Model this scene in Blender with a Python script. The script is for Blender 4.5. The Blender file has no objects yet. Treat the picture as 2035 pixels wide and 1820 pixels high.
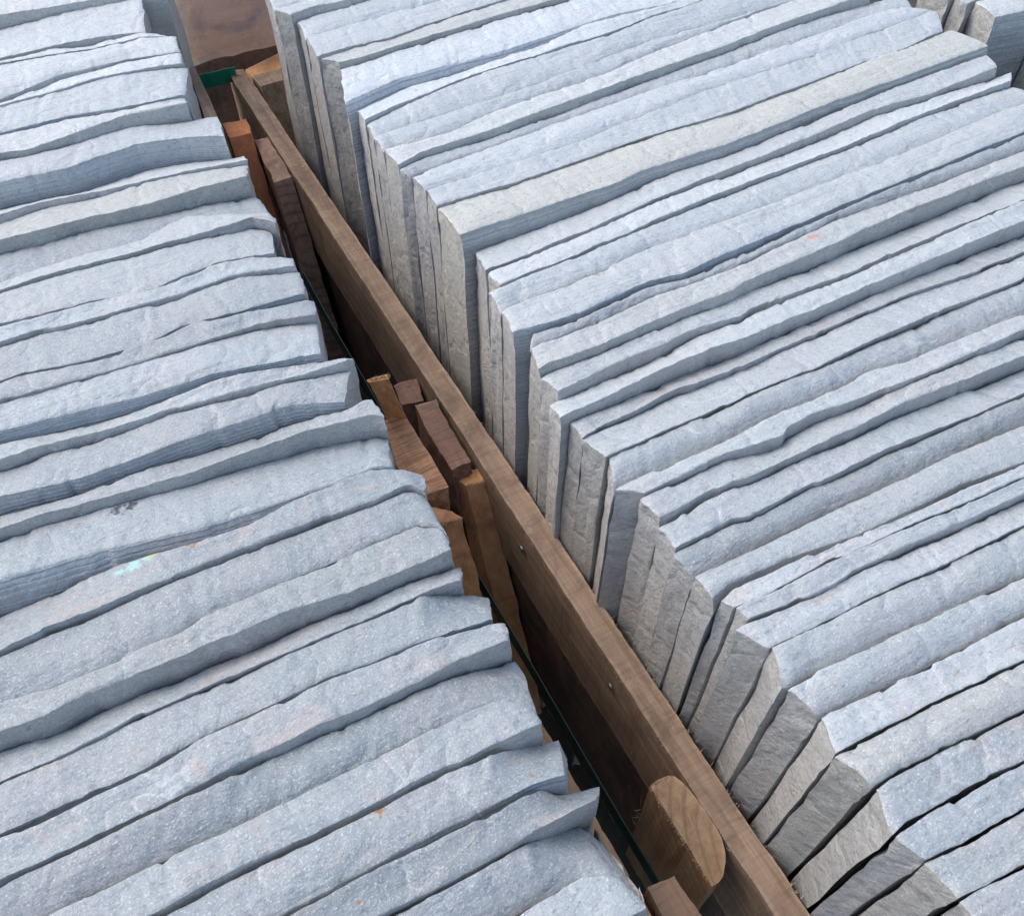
import bpy, math, random
import numpy as np
from mathutils import Vector, Matrix
random.seed(7)
# ------------------------------------------------------------------ camera, world, sun
SC = bpy.context.scene
COL = SC.collection
H = 0.44                                   # camera height above the nominal slab tops (z = 0)
FPX, CX, CY, NAD = 1750.0, 1017.5, 910.0, 1406.0
_c = np.array
dn = _c([0.0, NAD, FPX]); dn /= np.linalg.norm(dn); upv = -dn
yv = _c([-1477.0, -FPX * FPX / NAD, FPX]); yv /= np.linalg.norm(yv)
xv = np.cross(yv, upv)
cam = bpy.data.cameras.new('camera'); cam.sensor_width = 36; cam.lens = 36 * FPX / 2035.0
cam.clip_start = 0.02; cam.clip_end = 200
co = bpy.data.objects.new('camera', cam); COL.objects.link(co)
cr = Vector((xv[0], yv[0], upv[0])); cd = Vector((xv[1], yv[1], upv[1])); cf = Vector((xv[2], yv[2], upv[2]))
M = Matrix(((cr.x, -cd.x, -cf.x, 0), (cr.y, -cd.y, -cf.y, 0), (cr.z, -cd.z, -cf.z, H), (0, 0, 0, 1)))
co.matrix_world = M
SC.camera = co
SUN_EL, SUN_AZ = math.radians(50), math.radians(-42)      # azimuth from +Y towards +X
w = bpy.data.worlds.new('World'); SC.world = w; w.use_nodes = True
nt = w.node_tree; nt.nodes.clear()
sky = nt.nodes.new('ShaderNodeTexSky'); sky.sky_type = 'NISHITA'; sky.sun_disc = False
sky.sun_elevation = SUN_EL; sky.sun_rotation = SUN_AZ % (2 * math.pi); sky.dust_density = 2.0; sky.ozone_density = .35; sky.air_density = 1.0
bg = nt.nodes.new('ShaderNodeBackground'); bg.inputs[1].default_value = 0.15
wo = nt.nodes.new('ShaderNodeOutputWorld'); nt.links.new(sky.outputs[0], bg.inputs[0]); nt.links.new(bg.outputs[0], wo.inputs[0])
sl = bpy.data.lights.new('sun', 'SUN'); sl.energy = 1.1; sl.angle = math.radians(45); sl.color = (1.0, 0.97, 0.93)
so = bpy.data.objects.new('sun', sl); COL.objects.link(so)
sd = Vector((math.sin(SUN_AZ) * math.cos(SUN_EL), math.cos(SUN_AZ) * math.cos(SUN_EL), math.sin(SUN_EL)))
so.rotation_euler = sd.to_track_quat('Z', 'Y').to_euler(); so.location = (1, 2, 3)
SC.view_settings.view_transform = 'Standard'; SC.view_settings.look = 'None'
SC.view_settings.exposure = 1.0; SC.view_settings.gamma = 1
SC.render.engine = 'CYCLES'

# ------------------------------------------------------------------ measuring helpers
def un(u, v, z):
    """point of the photograph -> real point at height z"""
    d = _c([u - CX, v - CY, FPX]); p = _c([d @ xv, d @ yv, d @ upv]); t = (z - H) / p[2]
    return p * t + _c([0, 0, H])
ZT = {'a': (0, 0, .3328), 'b': (0, 572, .3638), 'c': (0, 1178, .3638), 'd': (606, 1178, .3638), 'e': (471, 0, .3638),
      'f': (875, 572, .3638), 'g': (1295, 1178, .3638), 'h': (1295, 0, .3638), 'i': (1346, 538, .3513), 'j': (1682.4, 0, .1733)}
def P(s):
    """'b 0,10 50,60 e 3,4' -> list of measured points"""
    out = []; k = None
    for t in s.split():
        if t in ZT: k = ZT[t]
        else:
            x, y = t.split(','); out.append((k[0] + float(x) * k[2], k[1] + float(y) * k[2]))
    return out
class Vn:
    """smooth value noise, 1-D or 2-D"""
    def __init__(s, seed): s.t = np.random.RandomState(seed).rand(256, 256) * 2 - 1
    def __call__(s, x, y=0.0):
        x = np.asarray(x, float) + 500; y = np.asarray(y, float) + 500
        x, y = np.broadcast_arrays(x, y)
        xi = np.floor(x).astype(int); yi = np.floor(y).astype(int); fx = x - xi; fy = y - yi
        fx = fx * fx * (3 - 2 * fx); fy = fy * fy * (3 - 2 * fy)
        g = lambda a, b: s.t[a % 256, b % 256]
        return (g(xi, yi) * (1 - fx) + g(xi + 1, yi) * fx) * (1 - fy) + (g(xi, yi + 1) * (1 - fx) + g(xi + 1, yi + 1) * fx) * fy
def tag(o, label=None, cat=None, group=None, kind=None):
    if label: o['label'] = label
    if cat: o['category'] = cat
    if group: o['group'] = group
    if kind: o['kind'] = kind
    return o
def mesh_obj(name, verts, faces, mat, parent=None, origin=None, smooth=40):
    verts = np.asarray(verts, float)
    o0 = _c(origin) if origin is not None else _c([0, 0, 0.])
    me = bpy.data.meshes.new(name); me.from_pydata((verts - o0).tolist(), [], faces); me.update()
    if mat: me.materials.append(mat)
    if smooth:
        me.shade_smooth(); me.set_sharp_from_angle(angle=math.radians(smooth))
    o = bpy.data.objects.new(name, me); COL.objects.link(o)
    if parent is not None:
        o.parent = parent; o.location = Vector(o0) - parent.location
    else: o.location = Vector(o0)
    return o

# ------------------------------------------------------------------ materials
class NB:
    def __init__(s, name):
        s.m = bpy.data.materials.new(name); s.m.use_nodes = True; s.t = s.m.node_tree; s.t.nodes.clear()
        s.out = s.n('ShaderNodeOutputMaterial'); s.b = s.n('ShaderNodeBsdfPrincipled'); s.l(s.b.outputs[0], s.out.inputs[0])
    def n(s, k, **kw):
        x = s.t.nodes.new(k)
        for a, v in kw.items(): setattr(x, a, v)
        return x
    def l(s, a, b): s.t.links.new(a, b)
    def put(s, sock, v):
        if hasattr(v, 'is_linked') or hasattr(v, 'links'): s.l(v, sock)
        elif isinstance(v, (tuple, list)): sock.default_value = tuple(v) + ((1,) if len(v) == 3 and sock.type == 'RGBA' else ())
        else: sock.default_value = v
    def math(s, op, a, b=0.0, c=None, clamp=False):
        x = s.n('ShaderNodeMath', operation=op, use_clamp=clamp); s.put(x.inputs[0], a); s.put(x.inputs[1], b)
        if c is not None: s.put(x.inputs[2], c)
        return x.outputs[0]
    def vmath(s, op, a, b=(0, 0, 0)):
        x = s.n('ShaderNodeVectorMath', operation=op); s.put(x.inputs[0], a); s.put(x.inputs[1], b); return x
    def noise(s, vec, scale, detail=2.0, rough=.5, dist=0.0):
        x = s.n('ShaderNodeTexNoise'); s.l(vec, x.inputs['Vector']); x.inputs['Scale'].default_value = scale
        x.inputs['Detail'].default_value = detail; x.inputs['Roughness'].default_value = rough; x.inputs['Distortion'].default_value = dist
        return x.outputs[0]
    def scl(s, vec, v):
        return s.vmath('MULTIPLY', vec, v).outputs[0]
    def ramp(s, v, a, b, lo=0.0, hi=1.0):
        x = s.n('ShaderNodeMapRange', clamp=True); s.put(x.inputs[0], v); x.inputs[1].default_value = a; x.inputs[2].default_value = b
        x.inputs[3].default_value = lo; x.inputs[4].default_value = hi; return x.outputs[0]
    def mix(s, f, a, b, mode='MIX'):
        x = s.n('ShaderNodeMix', data_type='RGBA', blend_type=mode); s.put(x.inputs[0], f); s.put(x.inputs[6], a); s.put(x.inputs[7], b); return x.outputs[2]
    def bump(s, h, strength, dist, prev=None):
        x = s.n('ShaderNodeBump'); s.put(x.inputs['Height'], h); x.inputs['Strength'].default_value = strength; x.inputs['Distance'].default_value = dist
        if prev is not None: s.l(prev, x.inputs['Normal'])
        return x.outputs[0]

def stone(name, stains=()):
    b = NB(name)
    tc = b.n('ShaderNodeTexCoord').outputs['Object']; oi = b.n('ShaderNodeObjectInfo'); ge = b.n('ShaderNodeNewGeometry')
    off = b.vmath('MULTIPLY', oi.outputs['Random'], (37.0, 51.0, 23.0)).outputs[0]
    v = b.vmath('ADD', tc, off).outputs[0]
    sep = b.n('ShaderNodeSeparateXYZ'); b.l(ge.outputs['True Normal'], sep.inputs[0])
    ob = b.n('ShaderNodeSeparateColor'); b.l(oi.outputs['Color'], ob.inputs[0])      # R warm, G olive, B light
    al = oi.outputs['Alpha']                                                          # saw lines on the big face
    grey = b.mix(ob.outputs[2], (0.145, 0.176, 0.186), (0.430, 0.455, 0.455))
    blot = b.noise(v, 14, 3, .55, .8)
    col = b.mix(b.ramp(blot, .45, .68, 0, .4), grey, b.mix(ob.outputs[2], (0.29, 0.265, 0.26), (0.49, 0.47, 0.465)))
    blot2 = b.noise(b.scl(v, (1, 1.6, 1.6)), 23, 4, .6, 1.2)
    col = b.mix(b.math('MULTIPLY', b.ramp(blot2, .52, .68, 0, .7), ob.outputs[0]), col, (0.40, 0.325, 0.285))
    dk = b.noise(b.scl(v, (1, 2, 2)), 31, 4, .6, .6)
    col = b.mix(b.ramp(dk, .55, .75, 0, .5), col, b.mix(ob.outputs[2], (0.12, 0.15, 0.18), (0.33, 0.36, 0.40)))
    # olive riven body, strongest on the near face and the ends
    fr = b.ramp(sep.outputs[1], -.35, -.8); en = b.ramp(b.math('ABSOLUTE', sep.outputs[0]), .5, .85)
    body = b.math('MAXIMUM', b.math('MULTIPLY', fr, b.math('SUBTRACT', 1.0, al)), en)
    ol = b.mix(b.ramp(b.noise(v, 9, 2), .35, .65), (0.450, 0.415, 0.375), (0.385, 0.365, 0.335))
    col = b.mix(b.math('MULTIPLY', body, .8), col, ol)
    col = b.mix(b.math('MULTIPLY', ob.outputs[1], .85), col, (0.42, 0.40, 0.33))
    ds = b.noise(b.scl(b.vmath('ADD', v, b.vmath('CROSS_PRODUCT', v, (.6, 0, 0)).outputs[0]).outputs[0], (60, 420, 90)), 1.0, 3, .65)
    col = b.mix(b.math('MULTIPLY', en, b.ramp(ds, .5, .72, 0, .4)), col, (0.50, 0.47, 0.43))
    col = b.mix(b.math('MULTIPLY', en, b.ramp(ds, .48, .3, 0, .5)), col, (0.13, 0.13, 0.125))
    tone = b.math('ADD', .87, b.math('MULTIPLY', b.math('FRACT', b.math('MULTIPLY', oi.outputs['Random'], 13.7)), .23))
    tn = b.n('ShaderNodeVectorMath', operation='SCALE'); b.l(col, tn.inputs[0]); b.l(tone, tn.inputs['Scale']); col = tn.outputs[0]
    # mineral grain: fine light and dark specks
    sp = b.noise(v, 820, 3, .75)
    col = b.mix(b.ramp(sp, .54, .68, 0, .42), col, (0.80, 0.82, 0.83))
    sp2 = b.noise(b.scl(v, (.6, 1, 1)), 480, 3, .75)
    col = b.mix(b.ramp(sp2, .46, .30, 0, .5), col, (0.09, 0.10, 0.11))
    # bedding streaks along the slab
    st = b.noise(b.scl(v, (6, 160, 160)), 1.0, 3, .6)
    col = b.mix(b.ramp(st, .58, .78, 0, .33), col, (0.13, 0.14, 0.16))
    # bruised white flake rims
    fl = b.n('ShaderNodeTexVoronoi', feature='DISTANCE_TO_EDGE')
    wv = b.vmath('ADD', v, b.scl(b.n_out_color(v) if False else v, (0, 0, 0))).outputs[0]
    dv = b.n('ShaderNodeTexNoise'); b.l(v, dv.inputs['Vector']); dv.inputs['Scale'].default_value = 30; dv.inputs['Detail'].default_value = 3
    wv = b.vmath('ADD', v, b.vmath('MULTIPLY', dv.outputs['Color'], (.05, .05, .05)).outputs[0]).outputs[0]
    b.l(wv, fl.inputs['Vector']); fl.inputs['Scale'].default_value = 18
    rim = b.math('MULTIPLY', b.ramp(fl.outputs['Distance'], .022, .0), b.ramp(b.noise(v, 21, 2), .52, .66))
    col = b.mix(b.math('MULTIPLY', rim, .28), col, (0.68, 0.69, 0.69))
    pt = b.ramp(ge.outputs['Pointiness'], .53, .62)
    col = b.mix(b.math('MULTIPLY', pt, b.ramp(b.noise(v, 160, 3), .35, .6, .1, .6)), col, (0.66, 0.67, 0.68))
    for (p, r, c, sc) in stains:
        sub = b.vmath('SUBTRACT', ge.outputs['Position'], tuple(p)); d = b.vmath('LENGTH', sub.outputs[0]).outputs['Value']
        mk = b.math('SUBTRACT', b.math('ADD', 1.0, 0.0), b.math('DIVIDE', d, r))
        nn = b.noise(ge.outputs['Position'], sc, 4, .65)
        col = b.mix(b.ramp(b.math('ADD', b.math('MULTIPLY', mk, .75), nn), .98, 1.12, 0, .9), col, c)
    b.l(col, b.b.inputs['Base Color'])
    # relief
    sawn = b.math('MULTIPLY', b.ramp(b.math('MULTIPLY', sep.outputs[1], -1.0), .5, .75), al)
    saw = b.noise(b.scl(v, (1.3, 1.3, 820)), 1.0, 1, .5)
    saw2 = b.math('MULTIPLY', b.ramp(saw, .35, .65), sawn)
    b.t.links.remove(b.b.inputs['Base Color'].links[0])
    col = b.mix(b.math('MULTIPLY', sawn, b.ramp(saw, .56, .44, 0, .5)), col, (0.22, 0.235, 0.26))
    b.l(col, b.b.inputs['Base Color'])
    n1 = b.bump(b.noise(v, 26, 8, .7, .5), .30, .007)
    n1 = b.bump(b.noise(b.scl(v, (.35, 1, 1)), 60, 4, .6, .9), .5, .0035, n1)
    n1 = b.bump(b.noise(b.scl(v, (30, 260, 260)), 1.0, 3, .6), .35, .0012, n1)
    n1 = b.bump(b.ramp(fl.outputs['Distance'], 0, .12), .35, .002, n1)
    n1 = b.bump(sp, .55, .0009, n1)
    n1 = b.bump(saw2, .5, .0009, n1)
    b.l(n1, b.b.inputs['Normal'])
    b.l(b.ramp(sp2, .3, .7, .62, .40), b.b.inputs['Roughness'])
    b.b.inputs['Specular IOR Level'].default_value = .55
    return b.m

def wood(name, light, dark, axis=(0, 1, 0), saw=0.0, sawaxis=(0, 1, 0), rings=0.0, stain=(.05, .04, .035), rough=.75, ringc=(0, 0, 0), ringr=40.):
    b = NB(name)
    tc = b.n('ShaderNodeTexCoord').outputs['Object']; oi = b.n('ShaderNodeObjectInfo')
    v = b.vmath('ADD', tc, b.vmath('MULTIPLY', oi.outputs['Random'], (11.0, 7.0, 5.0)).outputs[0]).outputs[0]
    sc = tuple(6 if a else 130 for a in axis)
    g = b.noise(b.scl(v, sc), 1.0, 5, .62, .5)
    g2 = b.noise(b.scl(v, tuple(20 if a else 700 for a in axis)), 1.0, 3, .6)
    blot = b.noise(v, 17, 6, .7, .8)
    col = b.mix(b.ramp(g, .3, .7), dark, light)
    col = b.mix(b.ramp(g2, .5, .75, 0, .55), col, dark)
    col = b.mix(b.ramp(blot, .47, .66, 0, .85), col, stain)
    col = b.mix(b.ramp(b.noise(v, 60, 5, .7), .6, .75, 0, .5), col, tuple(min(1, c * 1.7) for c in light))
    ge = b.n('ShaderNodeNewGeometry'); pt = b.math('MULTIPLY', b.ramp(ge.outputs['Pointiness'], .52, .60), b.ramp(b.noise(v, 90, 4), .35, .65))
    col = b.mix(b.math('MULTIPLY', pt, .55), col, tuple(min(.7, c * 1.6 + .05) for c in light))
    h = b.math('ADD', b.math('MULTIPLY', g, .6), b.math('MULTIPLY', g2, .5))
    nrm = b.bump(h, .6, .0018)
    nrm = b.bump(b.noise(v, 300, 4, .7), .5, .0008, nrm)
    if saw:
        s = b.noise(b.scl(v, tuple(420 if a else 25 for a in sawaxis)), 1.0, 2, .6, .3)
        col = b.mix(b.ramp(s, .47, .62, 0, saw), col, tuple(c * .35 for c in dark)); nrm = b.bump(s, saw, .0014, nrm)
    if rings:
        d = b.vmath('LENGTH', b.vmath('SUBTRACT', b.scl(tc, (1, .55, 1)), ringc).outputs[0]).outputs['Value']
        dd = b.math('ADD', b.math('MULTIPLY', d, ringr * 6.28), b.math('MULTIPLY', b.noise(tc, 40, 2), 3.0))
        s = b.math('SINE', dd)
        col = b.mix(b.ramp(s, .35, 1., 0, rings), col, tuple(c * .45 for c in dark))
    b.l(col, b.b.inputs['Base Color']); b.l(nrm, b.b.inputs['Normal']); b.b.inputs['Roughness'].default_value = rough
    return b.m
NB.n_out_color = lambda s, v: v

M_STONE = stone('riven sandstone')
RUST, TURQ, BLK, PINK = (0.26, 0.12, 0.035), (0.30, 0.50, 0.45), (0.03, 0.035, 0.045), (.5, .24, .17)

# ------------------------------------------------------------------ slabs
DEP = _c([.0012, .003, .006, .010, .015, .021, .029, .039, .052, .07, .095, .13, .18, .26, .36, .48])
SS = _c([0, .03, .09, .18, .3, .42, .54, .66, .78, .88, .95, .985, 1.0])
class Line:
    def __init__(s, xs, ys, zs=None):
        o = np.argsort(xs); s.x = _c(xs)[o]; s.y = _c(ys)[o]; s.z = _c(zs)[o] if zs is not None else None
        n = len(s.x)
        s.m = np.polyfit(s.x, s.y, 1)[0] if n > 1 and np.ptp(s.x) > .01 else 0.0
        s.m = max(-.1, min(.1, s.m))
    def Y(s, x):
        x = np.asarray(x, float); r = np.interp(x, s.x, s.y)
        r = np.where(x < s.x[0], s.y[0] + s.m * (x - s.x[0]), r); return np.where(x > s.x[-1], s.y[-1] + s.m * (x - s.x[-1]), r)
    def Z(s, x): return np.interp(x, s.x, s.z)
def dens(pts, n=14):
    """add points between measured ones so that straight photo lines stay straight"""
    pts = sorted(pts); m_ = [pts[0]]
    for q in pts[1:]:
        if q[0] - m_[-1][0] < 9 and len(pts) > 3: m_[-1] = ((q[0] + m_[-1][0]) / 2, (q[1] + m_[-1][1]) / 2)
        else: m_.append(q)
    pts = m_; out = []
    for a, b in zip(pts[:-1], pts[1:]):
        k = max(1, int(abs(b[0] - a[0]) / 25))
        for j in range(k): out.append((a[0] + (b[0] - a[0]) * j / k, a[1] + (b[1] - a[1]) * j / k))
    out.append(pts[-1]); return out

def build_stack(rows, side, seed, length=0.60):
    """rows: dicts B (far edge), F (near edge or None = hidden by the next), t type, col, label"""
    rs = np.random.RandomState(seed)
    n = len(rows); prevF = None; zprev = 0.0; objs = []; cur = None
    lines = []
    for i, r in enumerate(rows):
        Bp = dens(P(r['B']))
        jit = rs.uniform(-.0015, .0025)
        if prevF is None or prevF['hidden']:                      # edge stands free: decay towards the nominal height
            base = jit if prevF is None else .62 * prevF['z'] + jit
            base += r.get('dz', 0)
            pts = [un(u, v, base) for u, v in Bp]; B = Line([p[0] for p in pts], [p[1] for p in pts], [base] * len(pts))
        else:                                                     # edge lies against the near face of the slab behind
            xs, ys, zs = [], [], []
            for u, v in Bp:
                hi = prevF['z'] + .003; lo = hi - .055
                for _ in range(26):
                    md = (hi + lo) / 2; p = un(u, v, md); tgt = float(prevF['L'].Y(p[0])) - prevF['c']
                    if p[1] < tgt: hi = md
                    else: lo = md
                p = un(u, v, (hi + lo) / 2); xs.append(p[0]); ys.append(p[1]); zs.append(p[2])
            B = Line(xs, ys, zs)
            k = np.ones(9) / 9
            if len(B.z) > 12: B.z = np.convolve(np.pad(B.z, 4, mode='edge'), k, 'valid')
        zB = float(np.mean(B.z)); r['Bl'] = B; r['zB'] = zB
        typ = r['t']; hidden = r.get('F') is None
        r['zF'] = .5 * zB + rs.uniform(0, .002) + r.get('up', 0)
        c = {'N': .0006, 'C': .003, 'S': .006, 'R': .004}[typ]; c = r.get('c', c); r['c'] = c
        if not hidden:
            pts = [un(u, v, r['zF']) for u, v in dens(P(r['F']))]
            L = Line([p[0] for p in pts], [p[1] for p in pts], [r['zF']] * len(pts)); r['Fl'] = L
            prevF = dict(hidden=False, L=L, z=r['zF'], c=c)
        else:
            r['Fl'] = None; prevF = dict(hidden=True, z=zB, c=c)
    for i, r in enumerate(rows):
        if r['Fl'] is None:
            if i + 1 < n:
                N = rows[i + 1]['Bl']; r['Fl'] = Line(N.x, N.y + r.get('gap', .0006), N.z - r.get('drop', .002)); r['c'] = 0.0004; r['zF'] = float(np.mean(r['Fl'].z))
            else:
                B = r['Bl']; r['Fl'] = Line(B.x, B.y - .03, B.z)
    for i, r in enumerate(rows):
        B, F = r['Bl'], r['Fl']
        nz = Vn(seed * 97 + i); nz2 = Vn(seed * 97 + i + 5000)
        if side == 'L':
            xe = (B.x[-1], F.x[-1]); xe = (xe[0], xe[1] if abs(xe[1] - xe[0]) < .03 else xe[0]); xs_ = (min(xe) - length,) * 2
        else:
            xs_ = (B.x[0], F.x[0]); xs_ = (xs_[0], xs_[1] if abs(xs_[1] - xs_[0]) < .03 else xs_[0])
            xe = (max(B.x[-1], F.x[-1]),) * 2 if r.get('end') else (xs_[0] + length,) * 2
            if r.get('end'): xe = (B.x[-1], F.x[-1]) if abs(B.x[-1] - F.x[-1]) < .04 else xe
        if 'sx' in r: xs_ = (xs_[0] + r['sx'],) * 2
        T = np.concatenate([[0, .0012, .003, .006, .010], np.linspace(.016, .984, 300), [.990, .994, .997, .9988, 1]])
        def X(s): return xs_[0] + (xs_[1] - xs_[0]) * s + T * ((xe[0] + (xe[1] - xe[0]) * s) - (xs_[0] + (xs_[1] - xs_[0]) * s))
        def edge(x, k, a):        # chipped edge: cusped scallops, finer chips, crumbs
            q = nz(x / .031, k * 7.3); q2 = nz(x / .0095, k * 3.1 + 40); q3 = nz(x / .0036, k + 90); q4 = np.floor(nz2(x / .024, k * 5.7) * 4) / 4
            return a * ((1 - np.abs(q) * 2) * .25 + (1 - np.abs(q2) * 2) * .3 + q3 * .4 + q4 * .9)
        rough = r.get('ro', 1.0)
        brs = np.random.RandomState(seed * 1009 + i)
        def bites(x, k):          # flakes knocked off an edge: abrupt at one end, feathering out at the other
            o_ = np.zeros_like(x); x0, x1 = x.min(), x.max()
            for _ in range(int(brs.randint(5, 10) * (1.5 if rough > 1.1 else 1))):
                c0 = brs.uniform(x0, x1); ln = brs.uniform(.005, .030) * (1 if brs.rand() < .8 else 1.8); dp = brs.uniform(.0005, .0017) * rough; sg = 1 if brs.rand() < .6 else -1
                u = (x - c0) * sg / ln; o_ = np.maximum(o_, np.where((u > 0) & (u < 1), dp * np.minimum(1, u * 9) * (1 - u) ** .7, 0))
            return o_
        verts = []; W = len(T)
        xb = X(0); bt = bites(xb, 1); yb = B.Y(xb) + edge(xb, 1, .0006 * rough) - bt; zb = B.Z(xb) + edge(xb, 2, .0006 * rough) - bt * .6
        xf = X(1); bt = bites(xf, 2); yf = F.Y(xf) + edge(xf, 3, .0006 * rough) + bt * 1.1; zf = F.Z(xf) + edge(xf, 4, .0005 * rough) - bt * .5
        endd = np.minimum(T, 1 - T) * length
        dropn = -.0009 * np.exp(-endd / .0018) * (1.2 + nz(T * 0 + i, 3))
        grid = []
        bw = Vn(seed * 31 + i)
        for d in DEP[::-1]:       # far face
            yy = yb - .0004 - .0007 * min(1, d / .02) + (.0016 * nz(xb / .03, d / .02 + 9) + .0008 * nz2(xb / .008, d / .006)) * min(1, d / .01) * .8
            grid.append((xb, yy, zb + dropn - d))
        yf_ = np.minimum(yf, yb - .0035)
        Rr = {'N': .0, 'C': .0, 'S': .0015, 'R': .0025}[r['t']] + r.get('bul', 0)
        cv = .0004 + .0005 * rs.rand()
        for s in SS:
            x = X(s); y = yb + (yf_ - yb) * s; z = zb + (zf - zb) * s
            z = z + Rr * 4 * s * (1 - s) * (.6 + .4 * s) + cv * (nz(x / .05, s * 1.7 + 20) + .5 * nz2(x / .016, s * 3)) * min(1, 6 * s * (1 - s))
            z = z + .00028 * nz2(x / .004, s * 9 + 60) + .0005 * (np.floor(nz(x / .04 + s * .6, s * 2.2 + 77) * 3) / 3) * min(1, 8 * s * (1 - s))
            e0 = .0005 * (np.exp(-s * 26) + np.exp(-(1 - s) * 24)); grid.append((x, y, z - e0 + dropn))
        c = r['c']; kk = .020 if r['t'] == 'S' else .012
        for d in DEP:             # near face with its chamfer
            q = min(1, d / kk); ch = c * math.sin(q * math.pi / 2) if r['t'] == 'S' else c * q
            yy = yf_ - ch + (.0011 * nz(xf / .035, d / .03 + 60) + .0006 * nz2(xf / .009, d / .007 + 30)) * min(1, d / .01) * (.5 if r['t'] == 'S' else 1)
            yy = yy + .0007 * min(1, d / .03)
            grid.append((xf, yy, zf - .0005 + dropn - d))
        G = np.stack([np.stack(np.broadcast_arrays(*g), -1) for g in grid])      # rows x W x 3
        R = G.shape[0]; nd = len(DEP); ns = len(SS)
        verts = G.reshape(-1, 3).tolist(); faces = []
        for a in range(R - 1):
            for k in range(W - 1):
                p = a * W + k; faces.append((p, p + 1, p + W + 1, p + W))
        for k in range(W - 1): faces.append((k, (R - 1) * W + k, (R - 1) * W + k + 1, k + 1))
        for col, sgn in ((0, -1), (W - 1, 1)):                                   # ends
            def vid(di, si):      # di 0 = top row
                if di == 0: return (nd + si) * W + col
                if si == 0: return (nd - di) * W + col
                if si == ns - 1: return (nd + ns + di - 1) * W + col
                return ext[(di, si)]
            ext = {}
            for di in range(1, nd + 1):
                pa = G[nd - di, col]; pb = G[nd + ns + di - 1, col]
                for si in range(1, ns - 1):
                    s = SS[si]; q = pa + (pb - pa) * s
                    top = G[nd + si, col]
                    bl = math.exp(-DEP[di - 1] / .01); q = q * 1.0; q[2] += (top[2] - (G[nd, col][2] * (1 - s) + G[nd + ns - 1, col][2] * s)) * bl
                    q[0] = top[0] * 1.0
                    ext[(di, si)] = len(verts); verts.append(q.tolist())
            for di in range(nd):
                for si in range(ns - 1):
                    f = (vid(di, si), vid(di, si + 1), vid(di + 1, si + 1), vid(di + 1, si))
                    faces.append(f if sgn < 0 else f[::-1])
            ids = set(ext.values()) | {vid(a, s) for a in range(nd + 1) for s in (0, ns - 1)} | {vid(0, s) for s in range(ns)}
            for k in ids:
                v = verts[k]; v[0] += sgn * (.0008 * nz(v[1] / .018, v[2] / .05) + .0009 * nz2(v[1] / .006, v[2] / .012) + .0005 * nz(v[1] / .003, v[2] / .004))
        o0 = (float(np.mean(xb)), float(np.mean(yb + yf_)) / 2, -.48)
        o = mesh_obj('flagstone', verts, faces, st((r['zB'] + r['zF']) / 2, *STM[r['mat']]) if 'mat' in r else M_STONE, None, o0, 50)
        warm, olive, light = r.get('col', (.35, .0, .5)); o.color = (warm, olive, light, {'S': 1.0}.get(r['t'], r.get('saw', .0)))
        tag(o, r['label'], 'flagstone', 'flagstones standing in the %s stack' % {'L': 'left', 'R': 'right', 'T': 'far right'}[side])
        objs.append(o)
    return objs
def st(z, *a):
    """stained stone: (u, v, radius, colour, scale)"""
    return stone('stained sandstone', [(un(u, v, z), r, c, s) for (u, v, r, c, s) in a])

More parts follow.
